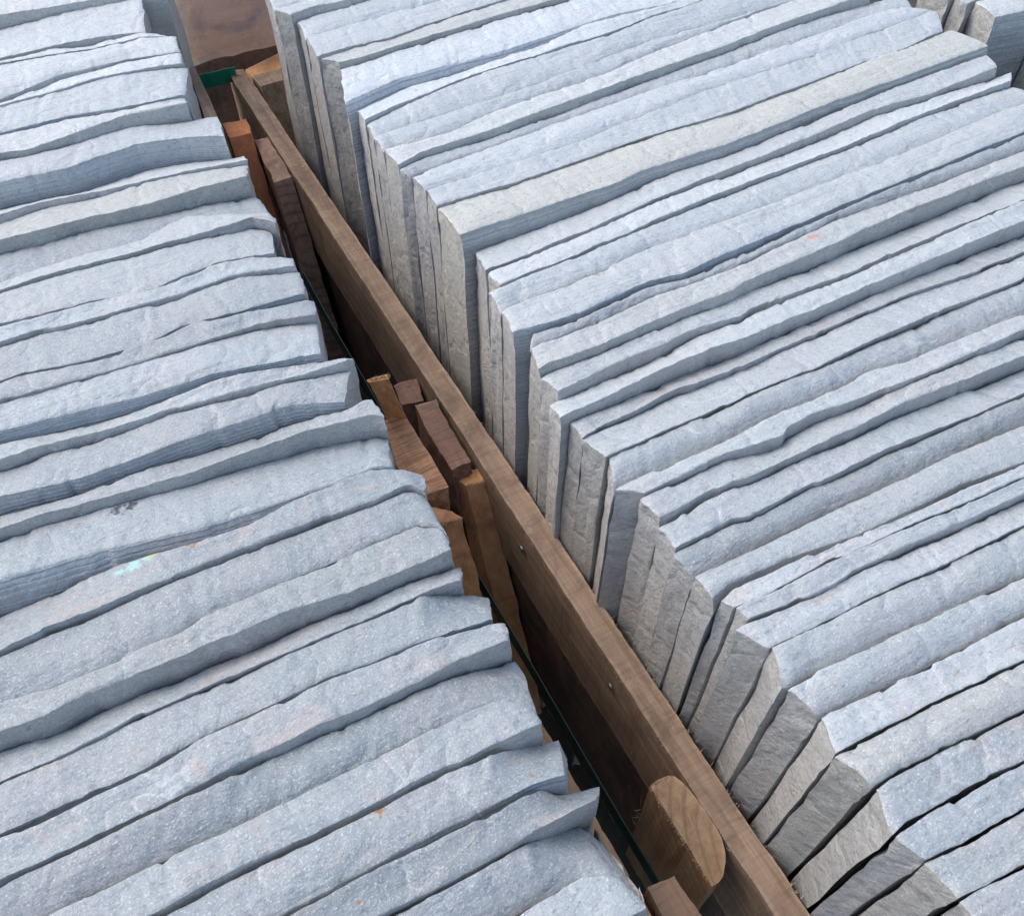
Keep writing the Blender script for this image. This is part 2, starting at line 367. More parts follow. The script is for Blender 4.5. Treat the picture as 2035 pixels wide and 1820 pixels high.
LEFT = [
 dict(B='a 0,-110 500,-190 960,-290', F='a 0,85 300,40 500,5 975,-70', t='C', col=(.2, .3, .9), label='farthest pale slab of the left stack, its dull grey near face showing beyond the others'),
 dict(B='a 0,175 200,120 400,72 700,15 845,-20', F='a 0,345 300,275 600,215 865,190', t='C', col=(.2, .1, 1), label='broad whitish slab, second from the far end of the left stack'),
 dict(B='a 0,365 300,295 540,278 600,255 830,198 940,203', F='a 0,378 300,325 540,292 850,218 1000,214', t='N', col=(.1, .1, 1), label='thin sliver-like slab, third from the far end of the left stack'),
 dict(B='a 0,388 300,337 540,292 850,222 1045,216', F='a 0,590 380,442 750,355 1075,308', t='R', col=(.2, .1, .9), label='fourth slab from the far end of the left stack, pale with a bluish right corner'),
 dict(B='a 0,600 300,510 560,430 850,345 1080,310', F='a 0,628 400,520 560,468 800,420 1090,372', t='N', col=(.2, .05, 1), label='thin white slab with rough rim, fifth from the far end of the left stack'),
 dict(B='a 0,640 400,530 600,470 1060,390 1120,410', F='a 0,790 400,690 760,635 1110,565', t='S', col=(.0, .0, 1), label='broad bluish-white slab, sixth from the far end of left stack, right corner cut off'),
 dict(B='a 0,805 400,725 1100,578', F='a 0,910 150,890 400,812 700,700 1010,635 1110,615', t='C', col=(.2, .2, 1), label='slab with a long grey streaked chip along its near edge, seventh in the left stack'),
 dict(B='a 0,955 300,890 700,790 1100,700 1250,680 1310,725', F='a 0,1085 400,1000 800,860 1100,820 1340,810', t='S', col=(.2, .0, .95), label='wide pale slab with fine saw lines below, beside the reddish orange post'),
 dict(B='a 0,1240 300,1190 700,1080 1050,990 1200,960 1400,910 1460,935', F='a 0,1275 250,1200 600,1140 1100,1022 1470,955', t='C', col=(.2, .15, .9), label='thin wavy slab with grey near face, ninth from the far end of left stack'),
 dict(B='a 0,1335 300,1260 600,1150 900,1100 1100,1022 1480,990', F='a 0,1430 200,1380 500,1300 900,1210 1200,1120 1475,1050', t='C', col=(.2, .6, .9), label='slab with pale green-grey near band, tenth from the far end of the left stack'),
 dict(B='a 0,1520 400,1420 900,1290 1520,1160 1540,1190', F=None, drop=.005, t='R', col=(.3, .0, .45), label='darker blue-grey slab sunk lower, eleventh from the far end of the left stack'),
 dict(B='a 0,1690 330,1565 850,1430 1000,1332 1120,1290 1590,1268 1640,1300', F='a 0,1725 330,1620 700,1530 1050,1430 1400,1330 1500,1292 1645,1325', t='C', col=(.2, .1, .85), label='slab with rounded grey rim wrapping its right corner, twelfth in the left stack'),
 dict(B='a 0,1752 500,1602 1000,1470 1560,1356 1620,1400', F='b 0,195 250,138 500,70 700,38 860,-5 a 1300,1560 1630,1510', t='S', c=.006, col=(.4, .05, .75), label='broad slab, thirteenth of the left stack, tucked behind the grey-rimmed corner slab'),
 dict(B='b 0,202 250,145 480,88 600,52 860,2 a 1250,1590 1500,1520 1700,1505 1755,1560', F='b 0,295 200,230 400,190 700,108 1000,30 a 1400,1640 1762,1580', t='C', col=(.6, .0, .6), label='pinkish slab with a thin shadow line in front, fourteenth of the left stack'),
 dict(B='b 0,322 150,282 400,217 700,132 850,82 1150,5 a 1500,1640 1765,1592 1800,1650', F='b 0,505 130,462 260,438 500,386 800,300 1000,205 1300,126 1550,58 1665,22', t='S', c=.005, col=(.5, .0, .5), label='broad blue-grey slab in the left stack above the peaked ridge, beige patch on top'),
 dict(B='b 0,518 100,482 250,447 350,446 700,332 900,262 1000,227 1080,167 1150,182 1400,112 1640,35 1720,95', F='b 0,608 300,530 560,463 1000,328 1400,198 1725,138', t='N', col=(.7, .0, .55), label='slab with a peaked back edge and pink tint, in front of the beige-patched left slab'),
 dict(B='b 0,632 300,547 560,472 1000,342 1400,222 1730,147 1750,250', F='b 0,780 400,680 800,580 1150,470 1755,350', t='S', col=(.35, .0, .55), label='broad slab with deep saw-lined shadow below, fourth behind the blackened-spot slab at left'),
 dict(B='b 0,835 130,815 350,800 600,730 850,640 1000,560 1210,475 1500,440 1700,410 1900,368 1930,385', F='b 0,928 200,863 600,768 900,668 1200,588 1500,508 1700,455 1880,400', t='C', col=(.5, .1, .6), label='thin pointed slab with olive-grey near face, its sharp right corner jutting into the gap'),
 dict(B='b 0,1000 150,960 500,830 700,760 1000,680 1300,590 1500,540 1860,440 1925,470', F='b 0,1140 400,1050 800,905 1200,765 1600,640 1880,620', t='S', col=(.5, .0, .55), label='slab with a long deep saw-lined shadow, two behind the blackened-spot slab in the left stack'),
 dict(B='b 0,1240 200,1220 350,1160 600,1040 900,940 1000,930 1200,915 1400,830 1600,760 1850,650 1990,592 2035,600', F='b 0,1310 200,1240 550,1150 1000,1018 1400,878 1700,768 2035,690 2100,700', t='C', col=(.85, .1, .6), mat='st1', label='pink-topped slab with broad grey-green near band, directly behind the blackened-spot slab'),
 dict(B='b 0,1380 300,1290 600,1190 1000,1090 1400,970 1700,890 2035,815 2110,820', F='b 0,1590 400,1470 800,1375 1200,1285 1700,1105 2035,975 2140,965', t='S', c=.012, col=(.1, .0, .45), mat='st2', label='blue-grey slab with a blackened chip and rust speck on its top, left stack'),
 dict(B='c 0,145 200,50 b 350,1650 520,1560 800,1450 1100,1380 1400,1270 1600,1160 1800,1080 2035,978 d 530,-705 650,-620', F='c 0,308 240,188 500,88 b 800,1630 1130,1498 1400,1388 1800,1238 2035,1158 d 560,-600 655,-560', t='C', col=(.8, .0, .45), mat='st3', label='slab with turquoise and ochre paint smear on its back edge, left stack'),
 dict(B='c 0,337 350,212 800,2 b 1140,1520 1500,1402 1750,1292 2035,1192 2290,1085 2330,1160', F=None, t='R', col=(.2, .0, .4), label='broad plain blue-grey slab in front of the turquoise-smeared slab'),
 dict(B='c 0,595 300,510 650,370 700,330 1000,210 1130,115 1250,65 1400,0 b 2035,1402 2280,1300 2400,1300 2450,1370', F='c 0,758 200,690 500,545 900,378 1200,248 1600,88 1900,0 b 2300,1500 2460,1430', t='C', col=(.7, .1, .4), label='slab with the widest smooth grey-green near face, running from the left edge'),
 dict(B='c 0,860 200,810 500,700 700,590 900,480 1180,400 1400,320 1700,180 1900,60 2035,30 d 500,-30 800,-150 855,-130', F='c 0,1030 350,878 700,698 1060,538 1300,438 1600,308 2035,128 d 640,2 860,-75', t='N', col=(.6, .0, .4), label='narrow slab below the wide grey-green face, hairline gap along its near edge'),
 dict(B='c 0,1042 380,882 750,702 1060,552 1600,327 2035,137 d 640,12 870,-90 930,-40 1005,110', F='c 0,1315 400,1145 800,955 1050,815 1400,645 1800,458 2035,378 d 600,278 1020,136', t='S', c=.004, col=(.35, .0, .3), label='blue-grey slab streaked with fine bedding lines and a small white nick, left stack'),
 dict(B='c 0,1330 200,1260 400,1170 900,920 1080,800 1340,690 1450,630 1800,470 2035,385 d 600,285 1020,140 1095,180', F='c 0,1560 500,1330 850,1170 1120,1030 1400,880 1700,740 1960,630 d 600,488 850,368 1115,250', t='C', col=(.8, .0, .4), label='pink-mottled slab with a chipped dark gap before it and square cut right end'),
 dict(B='c 0,1600 500,1370 1000,1110 1400,940 1700,820 2035,650 d 500,600 800,460 1115,330 1145,380 1165,470', F=None, drop=.004, t='R', col=(.2, .0, .2), label='dark blue-grey rounded slab with pale curved scratches, left stack'),
 dict(B='c 250,1765 500,1640 720,1540 920,1440 1240,1300 1540,1150 1900,970 2035,900 d 500,840 700,740 900,640 1050,585 1190,605 1290,680', F='c 860,1740 1100,1600 1400,1450 1700,1320 2035,1160 d 600,1030 760,950 1000,850 1295,700', t='C', col=(.7, .0, .45), label='pale pinkish slab with a blunt peaked right corner beside the green strap'),
 dict(B='c 870,1765 1300,1560 2035,1182 d 400,1190 800,980 1290,742 1380,850 1425,960', F='d 0,1690 300,1530 760,1290 1000,1165 1280,1030 1425,985', t='S', c=.006, col=(.5, .0, .4), mat='st4', label='slab with a row of brown rust stains on top, near end of left stack'),
 dict(B='d 0,1720 350,1530 760,1330 1000,1200 1300,1040 1520,1080 1590,1110', F='d 390,1765 700,1620 1000,1460 1300,1270 1590,1120', t='C', c=.002, col=(.7, .0, .35), mat='st5', label='slab with a hollow tapering right end over a deep dark gap'),
 dict(B='d 500,1765 900,1530 1200,1370 1520,1225 1570,1320 1610,1420', F=None, drop=.004, t='R', col=(.2, .0, .5), label='smooth pale blue slab, second from the near end of the left stack'),
 dict(B='d 1150,1765 1400,1620 1520,1550 1700,1545 1820,1610 1870,1700', F='d 1000,2150 1400,1930 1865,1720', t='C', col=(.5, .0, .6), label='nearest slab of the left stack, only its blunt right corner in view'),
]
RIGHT = [
 dict(B='e 150,-45 700,-230 1500,-480', F=None, t='R', col=(.1, .1, .9), label='farthest slab of the right stack, only its grey left end in view'),
 dict(B='e 207,50 380,2 700,-95 1500,-340', F='e 290,78 420,32 620,-5 1500,-260', t='C', col=(.1, .2, 1), label='thin white slab with a grey near face at the far left corner of right stack'),
 dict(B='e 330,125 600,30 800,-30 1500,-220', F=None, t='R', col=(.1, .0, 1), label='white slab with a triangular chip at its left corner, right stack'),
 dict(B='e 375,203 800,82 1100,3 1500,-120', F='e 440,305 640,245 830,205 1050,125 1400,15 1800,-110', t='N', bul=.002, col=(.1, .0, 1), label='white slab with a dark oval pit on its near edge, right stack'),
 dict(B='e 455,325 640,255 830,215 1050,135 1480,0 1900,-130', F='e 560,338 650,320 900,240 1200,150 1500,60 1750,-10 2000,-90', t='C', col=(.1, .5, 1), label='thin slab with a continuous olive-grey near edge, far part of right stack'),
 dict(B='e 568,377 660,350 900,270 1200,180 1500,90 1850,-10 2035,-60', F='e 585,560 900,425 1500,265 2035,85 h 100,20', t='S', c=.010, col=(.0, .0, 1), label='broad bluish slab with saw-lined near face standing proud, far part of right stack'),
 dict(B='e 655,600 800,540 1000,480 1150,400 1500,310 1900,130 2035,100 h 60,30', F='e 700,650 850,580 1300,402 1820,240 2035,178 h 0,88 180,38 300,-10', t='C', col=(.1, .1, 1), label='slab whose left corner hooks over a small notch, right stack'),
 dict(B='e 712,688 790,625 1300,412 1820,252 2035,192 h 0,102 230,12', F=None, t='R', col=(.1, .0, .9), label='narrow slab in front of the hooked notch slab, right stack'),
 dict(B='e 750,745 1200,600 1650,455 2035,305 h 0,215 300,140 700,22', F=None, t='R', drop=.003, col=(.1, .0, .8), label='narrow bluish slab second in front of the hooked notch slab'),
 dict(B='e 800,815 1150,725 1400,612 1700,502 2035,392 h 0,290 230,200 500,100 770,0', F='e 882,895 1000,830 1350,720 1700,590 2035,470 h 0,385 140,338 400,248 760,108 1080,0', t='C', col=(.1, .3, 1), label='slab with rough olive near edge above the cracked slab ends, right stack'),
 dict(B='e 885,915 1200,820 1700,640 2035,530 h 0,430 110,400 400,290 760,150 1200,5 1365,-10', F=None, t='R', end=1, drop=.003, col=(.3, .0, .85), label='slab in front of the rough olive edge, its right end at top of frame'),
 dict(B='e 950,965 1300,832 1700,692 2035,572 h 0,490 350,380 900,190 1290,50 1380,38 1440,45', F=None, t='R', end=1, col=(.2, .0, .9), label='slab two behind the yellow-olive slab, its chipped right end in view'),
 dict(B='e 1032,1037 1500,892 1900,762 2035,702 h 0,610 300,490 800,330 1510,68 1560,62', F='e 1088,1120 1500,1000 2035,815 h 0,738 440,605 900,435 1100,358 1400,255 1592,165', t='N', end=1, col=(.1, .0, 1), label='wide white slab directly behind the yellow-olive slab, right stack'),
 dict(B='e 1092,1137 1500,1015 2035,830 h 0,747 440,612 780,522 900,442 1050,372 1600,180 1640,173', F='e 1220,1280 1500,1190 2035,1010 h 0,910 400,790 900,590 1200,480 1500,370 1668,310', t='S', end=1, c=.006, col=(.2, .75, .8), label='broad yellow-olive slab with saw-lined near face, standing proud in right stack'),
 dict(B='e 1300,1387 1400,1332 1700,1232 2035,1112 h 0,977 180,942 430,822 550,802 730,732 1100,572 1300,482 1820,300 1840,305', F='e 1360,1472 1600,1382 2035,1200 h 0,1090 400,930 900,730 1200,600 1500,520 1890,365', t='C', end=1, col=(.2, .1, .95), mat='st6', label='slab in front of the yellow-olive slab, small turquoise fleck on top'),
 dict(B='e 1365,1485 1750,1342 2035,1222 h 0,1107 150,1052 360,982 800,822 1000,732 1370,592 1480,542 1850,412 1955,430', F='e 1440,1552 1800,1410 2035,1310 h 0,1210 400,1040 1000,820 1500,610 1965,440', t='C', end=1, col=(.2, .1, .95), label='narrow wavy slab, second in front of the yellow-olive slab'),
 dict(B='e 1372,1600 1440,1562 2035,1332 h 0,1230 1000,842 1500,642 1960,462 2010,470', F=None, t='R', drop=.004, col=(.4, .0, .75), label='lilac-grey round-edged slab behind the rust-specked slab, right stack'),
 dict(B='f 335,120 500,52 700,-10 h 0,1345 400,1205 1200,905 1900,612 2035,562', F='f 400,232 550,198 780,125 1060,-5 h 0,1530 180,1490 400,1385 1100,1095 1600,895 2035,718', t='S', c=.004, col=(.1, .05, .95), mat='st7', label='wide pale slab with an orange rust speck near its left end, right stack'),
 dict(B='f 503,257 700,180 900,100 1100,2 h 200,1530 500,1385 1100,1110 1600,915 2035,735', F=None, t='R', drop=.003, ro=1.15, col=(.2, .0, .6), label='ragged broken-topped blue slab in front of the wide rust-specked slab'),
 dict(B='f 490,325 750,237 1000,127 h 0,1620 250,1542 500,1442 1000,1205 1520,1022 1700,952 2035,825', F='f 545,430 900,300 1300,120 1600,5 h 350,1620 500,1540 870,1388 1300,1188 1650,1050 2035,908', t='C', col=(.2, .3, .9), mat='st8', label='slab with long tan near edge and brownish smudge, above the split-end slabs'),
 dict(B='f 550,492 780,392 1050,282 1400,142 1750,2 i 450,110 720,0 h 1550,1190 2035,980', F='f 640,560 900,440 1400,220 1700,110 i 360,250 700,110 1000,0 h 1600,1260 2035,1088', t='C', ro=1.15, col=(.2, .1, .75), label='bluish slab with chipped squared notch at the left end, right stack'),
 dict(B='f 600,640 680,590 750,552 900,520 1190,390 1400,270 1630,170 1900,50 i 660,160 880,70 1040,0 h 2035,1090', F='f 662,700 850,620 1300,400 1900,170 2035,118 i 500,330 1000,120 1280,0 h 2035,1205', t='C', c=.002, ro=1.15, col=(.2, .1, .8), label='slab with rounded left corner over the deepest dark gap, right stack'),
 dict(B='f 705,735 780,680 1000,635 1180,562 1300,502 1440,432 1650,372 2035,182 i 250,520 400,440 560,390 800,260 1050,170 1430,2 h 2035,1290', F='f 778,803 1000,700 1400,520 i 0,670 400,520 860,320 1300,130 1700,0', t='N', ro=1.15, col=(.5, .0, .75), mat='st9', label='flaky-backed slab with a loose pink chip, in front of the deepest gap'),
 dict(B='f 782,812 1200,642 1500,512 2035,282 i 860,327 1700,7 1962,-90', F='f 902,915 1200,790 1600,620 2035,440 i 400,700 700,570 1080,400 1500,220 1962,40', t='N', col=(.25, .05, .85), label='broad smooth pale slab behind the dark hairline joint, right stack'),
 dict(B='f 922,925 1300,762 2035,457 i 740,562 1962,52', F=None, t='R', drop=.008, bul=.004, col=(.05, .0, .5), label='broad rounded blue slab, dark toward its near edge, with flake scars'),
 dict(B='f 952,1102 1050,1052 1160,1002 1190,1010 1600,812 2035,612 i 600,790 850,690 1100,560 1300,510 1850,280 1962,240', F='f 1120,1112 1400,980 1560,900 1900,760 2035,688 i 600,930 1050,710 1500,540 1962,330', t='C', c=.002, col=(.4, .05, .75), label='thin lilac slab with a round-shouldered end, in front of the rounded blue slab'),
 dict(B='f 1090,1155 1400,992 1460,990 1560,952 1620,952 2035,762 i 300,1077 400,1072 700,912 1150,712 1500,562 1800,432 1840,440 1962,392', F='f 1200,1250 1600,1050 2035,860 i 400,1170 900,940 1300,740 1962,480', t='C', col=(.5, .05, .8), label='smooth lilac-white slab with shell-shaped bites in its back edge'),
 dict(B='f 1190,1290 1600,1100 2035,922 i 700,1082 900,992 1150,892 1300,802 1680,662 1962,562', F='f 1290,1412 1600,1260 2035,1060 i 400,1390 800,1190 1200,1000 1700,800 1962,690', t='C', c=.002, col=(.2, .0, .65), label='blue slab with fine bedding streaks and brown shaded near edge, right stack'),
 dict(B='f 1268,1455 1330,1415 2035,1092 i 700,1272 1200,1052 1600,852 1962,712', F=None, t='R', drop=.008, bul=.003, col=(.05, .0, .4), label='dark slate-blue rounded slab, the darkest band of the right stack'),
 dict(B='f 1395,1580 1700,1432 2035,1272 i 400,1600 1000,1302 1600,1022 1962,872', F='g 335,30 i 300,1760 640,1625 1000,1500 1300,1365 1600,1215 1962,1075', t='R', col=(.2, .0, .75), label='broad pale slab in front of the dark slate-blue slab, right stack'),
 dict(B='g 375,48 420,15 i 330,1790 700,1622 1300,1382 1962,1092', F='g 452,75 640,2 i 900,1625 1300,1445 1962,1170', t='N', ro=1.15, col=(.85, .0, .7), label='pinkish flaky thin slab with a broken peeling left end'),
 dict(B='g 460,80 640,5 i 900,1632 1300,1452 1962,1177', F='g 522,140 700,80 900,0 i 1000,1690 1350,1530 1700,1380 1962,1260', t='C', c=.0015, col=(.3, .0, .55), label='thin streaked slab directly in front of the pinkish flaky one'),
 dict(B='g 465,195 520,152 640,132 850,32 900,2 i 1060,1702 1350,1562 1962,1302', F='g 645,293 850,200 1100,80 1250,8 i 1540,1640 1962,1440', t='N', col=(.6, .0, .75), label='pale slab with stepped left end, behind the slab with arc-shaped flake scar'),
 dict(B='g 655,302 900,172 1250,15 i 1520,1662 1962,1452', F=None, t='R', drop=.004, bul=.002, col=(.2, .0, .6), label='slab with an arc-shaped flake scar and shaded near side, right stack'),
 dict(B='g 737,515 900,430 1200,300 1500,150 1850,-5 2100,-110', F=None, t='R', drop=.004, bul=.002, col=(.3, .0, .7), label='pale scalloped slab with a grey grained end, in front of the arc-scar slab'),
 dict(B='g 925,680 1200,550 1650,330 2035,130 2300,0', F=None, gap=.0013, drop=-.001, t='C', col=(.6, .0, .85), label='lilac-white slab with a pink-brown end over a straight black joint'),
 dict(B='g 1012,885 1400,682 2035,382 2400,210', F=None, gap=.0013, drop=-.001, t='N', bul=.003, col=(.1, .35, .75), label='greenish-white rounded slab with a beige shaded edge, right stack'),
 dict(B='g 1228,1072 1380,977 1680,822 1900,722 2035,652 2400,480', F=None, gap=.0013, drop=-.001, t='C', ro=1.15, col=(.6, .0, .5), label='streaked lilac slab with a flaked chip at its brown left end'),
 dict(B='g 1330,1335 1400,1270 1560,1182 1700,1102 2035,932 2400,740', F=None, gap=.0013, drop=-.001, t='C', col=(.7, .0, .5), label='pink-brown ended slab, fourth from the near corner of the right stack'),
 dict(B='g 1500,1475 1700,1385 1900,1262 2035,1192 2400,1010', F=None, gap=.0013, drop=-.001, t='C', ro=1.15, col=(.7, .1, .6), label='slab with a dark pebble-like chip lodged at its left end, near corner'),
 dict(B='g 1690,1685 2035,1502 2400,1300', F=None, gap=.0013, drop=-.001, t='C', col=(.5, .0, .7), label='nearest slab of the right stack, at the bottom right corner'),
]
FAR = [
 dict(B='j 900,-230 2035,-560', F='j 1180,-60 2035,-330', t='C', col=(.2, .5, .7), label='farthest grey slab end at the top of the third stack'),
 dict(B='j 1240,-50 2035,-300', F='j 1375,48 1470,5 2035,-150', t='C', col=(.2, .3, .8), label='thin slab end with a dark slot in front, top right corner'),
 dict(B='j 1480,20 2035,-130', F='j 1695,195 2035,125', t='S', c=.003, col=(.1, .3, 1), label='big white slab with broad saw-lined face, top right corner'),
 dict(B='j 2080,560 2600,400', F='j 2260,720 2700,560', t='C', col=(.5, .3, .5), label='brown-grey slab end at the right edge below the big white slab'),
 dict(B='j 2270,735 2700,580', F='j 2400,900 2800,760', t='C', col=(.5, .3, .5), label='lowest brownish slab end peeping at the right edge'),
]
STM = {
 'st1': ((450, 915, 0.0041, RUST, 300),),
 'st2': ((460, 952, 0.0061, RUST, 300), (232, 1017, .014, BLK, 260), (262, 1005, .012, BLK, 300), (200, 1083, 0.0027, RUST, 300)),
 'st3': ((262, 1120, .016, TURQ, 130), (235, 1132, .011, TURQ, 200), (292, 1106, .009, TURQ, 260), (385, 1082, 0.0116, RUST, 350), (300, 1100, .012, (.45, .40, .15), 300), (610, 992, 0.0068, RUST, 400), (630, 995, 0.0054, RUST, 400), (505, 1035, 0.0054, RUST, 300)),
 'st4': ((757, 1618, 0.0095, RUST, 350), (784, 1618, 0.0041, RUST, 350), (817, 1657, 0.0061, RUST, 300), (787, 1676, 0.0054, RUST, 300), (853, 1646, 0.0041, RUST, 400), (1054, 1540, 0.0054, RUST, 300)),
 'st5': ((541, 1778, 0.0048, RUST, 300), (525, 1800, 0.0054, RUST, 300), (765, 1782, 0.0041, RUST, 300), (715, 1797, 0.0054, RUST, 300)),
 'st6': ((1312, 382, .007, TURQ, 300), (1368, 370, 0.0034, RUST, 300)),
 'st7': ((1188, 542, 0.0068, RUST, 380), (1200, 541, 0.0041, RUST, 380)),
 'st8': ((1620, 470, 0.0136, PINK, 200),),
 'st9': ((1585, 673, 0.0068, PINK, 300), (1600, 672, .008, BLK, 400)),
}
build_stack(LEFT, 'L', 3)
build_stack(RIGHT, 'R', 11)
build_stack(FAR, 'T', 23)

# ------------------------------------------------------------------ timber
def sub_box(quad_top, ext, nu=60, nv=5, nd=8, amp=.0008, seed=1, taper=None):
    """board: top quad (4 real points, a-b long side, b-c short side) swept along ext; edges worn by noise"""
    a, b, c, d = [_c(q, float) if False else np.array(q, float) for q in quad_top]; ext = np.array(ext, float)
    n1, n2, n3 = Vn(seed), Vn(seed + 1), Vn(seed + 2)
    def Q(i, j, k):
        u, v, t = i / nu, j / nv, k / nd
        return (a * (1 - u) * (1 - v) + b * u * (1 - v) + c * u * v + d * (1 - u) * v) + ext * t
    idx = {}; V = []; F = []
    def vid(i, j, k):
        if (i, j, k) not in idx: idx[(i, j, k)] = len(V); V.append(Q(i, j, k))
        return idx[(i, j, k)]
    for i in range(nu):
        for j in range(nv):
            F.append((vid(i, j, 0), vid(i + 1, j, 0), vid(i + 1, j + 1, 0), vid(i, j + 1, 0))); F.append((vid(i, j, nd), vid(i, j + 1, nd), vid(i + 1, j + 1, nd), vid(i + 1, j, nd)))
        for k in range(nd):
            F.append((vid(i, 0, k), vid(i, 0, k + 1), vid(i + 1, 0, k + 1), vid(i + 1, 0, k))); F.append((vid(i, nv, k), vid(i + 1, nv, k), vid(i + 1, nv, k + 1), vid(i, nv, k + 1)))
    for j in range(nv):
        for k in range(nd):
            F.append((vid(0, j, k), vid(0, j + 1, k), vid(0, j + 1, k + 1), vid(0, j, k + 1))); F.append((vid(nu, j, k), vid(nu, j, k + 1), vid(nu, j + 1, k + 1), vid(nu, j + 1, k)))
    V = np.array(V)
    s = lambda f, n: n(V[:, 0] / f + V[:, 2] / f * .7, V[:, 1] / f + V[:, 2] / f * .3)
    for f, m in ((.04, 1.0), (.012, .6), (.004, .35)):
        V = V + amp * m * np.stack([s(f, n1), s(f, n2), s(f, n3)], -1)
    return V, F
def world_quad(pts, z): return [un(u, v, z) for u, v in pts]
def board(name, pts, z, ext, mat, label, cat, seed, group=None, nu=60, nv=5, nd=8, amp=.0008, parent=None):
    q = world_quad(pts, z) if isinstance(z, (int, float)) else [un(u, v, zz) for (u, v), zz in zip(pts, z)]
    V, F = sub_box(q, ext, nu, nv, nd, amp, seed)
    o0 = V.mean(0); o0[2] = V[:, 2].min()
    o = mesh_obj(name, V, F, mat, parent, o0, 45)
    # fix winding so that normals point outwards
    import bmesh
    bm = bmesh.new(); bm.from_mesh(o.data); bmesh.ops.recalc_face_normals(bm, faces=bm.faces); bm.to_mesh(o.data); bm.free()
    if label: tag(o, label, cat, group)
    return o

W_RAIL = wood('weathered rail', (.37, .255, .17), (.18, .11, .065), saw=.2, stain=(.13, .08, .05))
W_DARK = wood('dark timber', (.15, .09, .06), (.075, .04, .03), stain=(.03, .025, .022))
W_ORNG = wood('fresh orange timber', (.74, .37, .155), (.52, .24, .09), axis=(0, 0, 1), stain=(.34, .13, .06))
W_ORNGY = wood('rough sawn orange timber', (.74, .38, .19), (.50, .24, .115), axis=(0, 1, 0), saw=.6, stain=(.34, .16, .09))
W_BRN = wood('brown end grain', (.42, .26, .17), (.26, .15, .10), axis=(0, 0, 1), rings=.5, stain=(.09, .045, .035), ringc=(.01, .02, .2), ringr=110)
W_PALE = wood('pale sawn log', (.38, .25, .14), (.22, .135, .07), axis=(0, 0, 1), rings=.35, stain=(.32, .17, .08), ringc=(.03, -.03, .16), ringr=150)
M_STRAP_SHADE = NB('green plastic strap'); M_STRAP_SHADE.b.inputs['Base Color'].default_value = (.0015, .026, .018, 1); M_STRAP_SHADE.b.inputs['Roughness'].default_value = .35  # near-black green: the slot's shade is painted into the strap colour
_tc = M_STRAP_SHADE.n('ShaderNodeTexCoord').outputs['Object']
M_STRAP_SHADE.l(M_STRAP_SHADE.bump(M_STRAP_SHADE.noise(_tc, 500, 2), .3, .0004), M_STRAP_SHADE.b.inputs['Normal']); M_STRAP_SHADE = M_STRAP_SHADE.m
M_NAIL = NB('steel nail'); M_NAIL.b.inputs['Metallic'].default_value = 1; M_NAIL.b.inputs['Base Color'].default_value = (.6, .6, .62, 1)
M_NAIL.l(M_NAIL.ramp(M_NAIL.noise(M_NAIL.n('ShaderNodeTexCoord').outputs['Object'], 400), .3, .7, .2, .5), M_NAIL.b.inputs['Roughness']); M_NAIL = M_NAIL.m

ZR = -0.150
rail = board('timber_rail', [(451, 142), (1690, 2052), (1775, 2063), (484, 138)], ZR, (0, 0, -.089), W_RAIL,
      'long weathered timber rail on edge running between the two slab stacks', 'timber rail', 41, nu=260, nv=6, nd=8, amp=.0007)
W_REDB = wood('dark red brown timber', (.33, .18, .115), (.19, .095, .06), rings=.25, saw=.4, stain=(.13, .09, .06), ringc=(.0, .0, .1), ringr=60)
W_REDL = wood('reddish brown timber', (.42, .24, .135), (.26, .14, .075), saw=.3, stain=(.13, .07, .05))
W_ORNGR = wood('red orange timber', (.64, .24, .085), (.46, .15, .055), axis=(0, 0, 1), stain=(.34, .13, .07))
W_ORNGY2 = wood('orange brown board', (.50, .28, .14), (.32, .16, .075), stain=(.34, .18, .10))
W_PLY = wood('brown panel', (.74, .47, .34), (.62, .38, .27), axis=(1, 0, 0), stain=(.34, .25, .24), rough=.45)
def on(u, v, X=None, Y=None):
    """point of the photograph on the upright plane x = X or y = Y"""
    d = _c([u - CX, v - CY, FPX]); p = _c([d @ xv, d @ yv, d @ upv]); t = X / p[0] if X is not None else Y / p[1]
    return p * t + _c([0, 0, H])
def recalc(o):
    import bmesh
    bm = bmesh.new(); bm.from_mesh(o.data); bmesh.ops.recalc_face_normals(bm, faces=bm.faces); bm.to_mesh(o.data); bm.free()
def fray(parent, p0, p1, n, ln, dirv, seed, mat, wd=.0005):
    """torn wood fibres standing off a sawn edge"""
    rs = np.random.RandomState(seed); p0 = np.array(p0, float); p1 = np.array(p1, float); dirv = np.array(dirv, float); V = []; F = []
    for k in range(n):
        b = p0 + (p1 - p0) * rs.rand() + rs.normal(0, .0004, 3); L_ = ln * (.25 + rs.rand() ** 2 * 1.1)
        dv = dirv + rs.normal(0, .35, 3); dv /= np.linalg.norm(dv); t = np.cross(dv, [.3, .5, .8]); t /= np.linalg.norm(t); s_ = np.cross(dv, t); w_ = wd * (.5 + rs.rand())
        i = len(V); md = b + dv * L_ * .55 + rs.normal(0, .06 * L_, 3)
        for q, ww in ((b, w_), (md, w_ * .6)):
            for a in (0, 2.09, 4.19): V.append(q + ww * (math.cos(a) * t + math.sin(a) * s_))
        V.append(b + dv * L_)
        for a in range(3):
            c = (a + 1) % 3; F.append((i + a, i + c, i + 3 + c, i + 3 + a)); F.append((i + 3 + a, i + 3 + c, i + 6))
    o = mesh_obj('frayed_fibres', V, F, mat, parent, None, 0); o['kind'] = 'stuff'; return o
LEAN = _c([0, -.087, -.204])
M_FIB = wood('pale torn fibres', (.45, .28, .13), (.28, .15, .07))
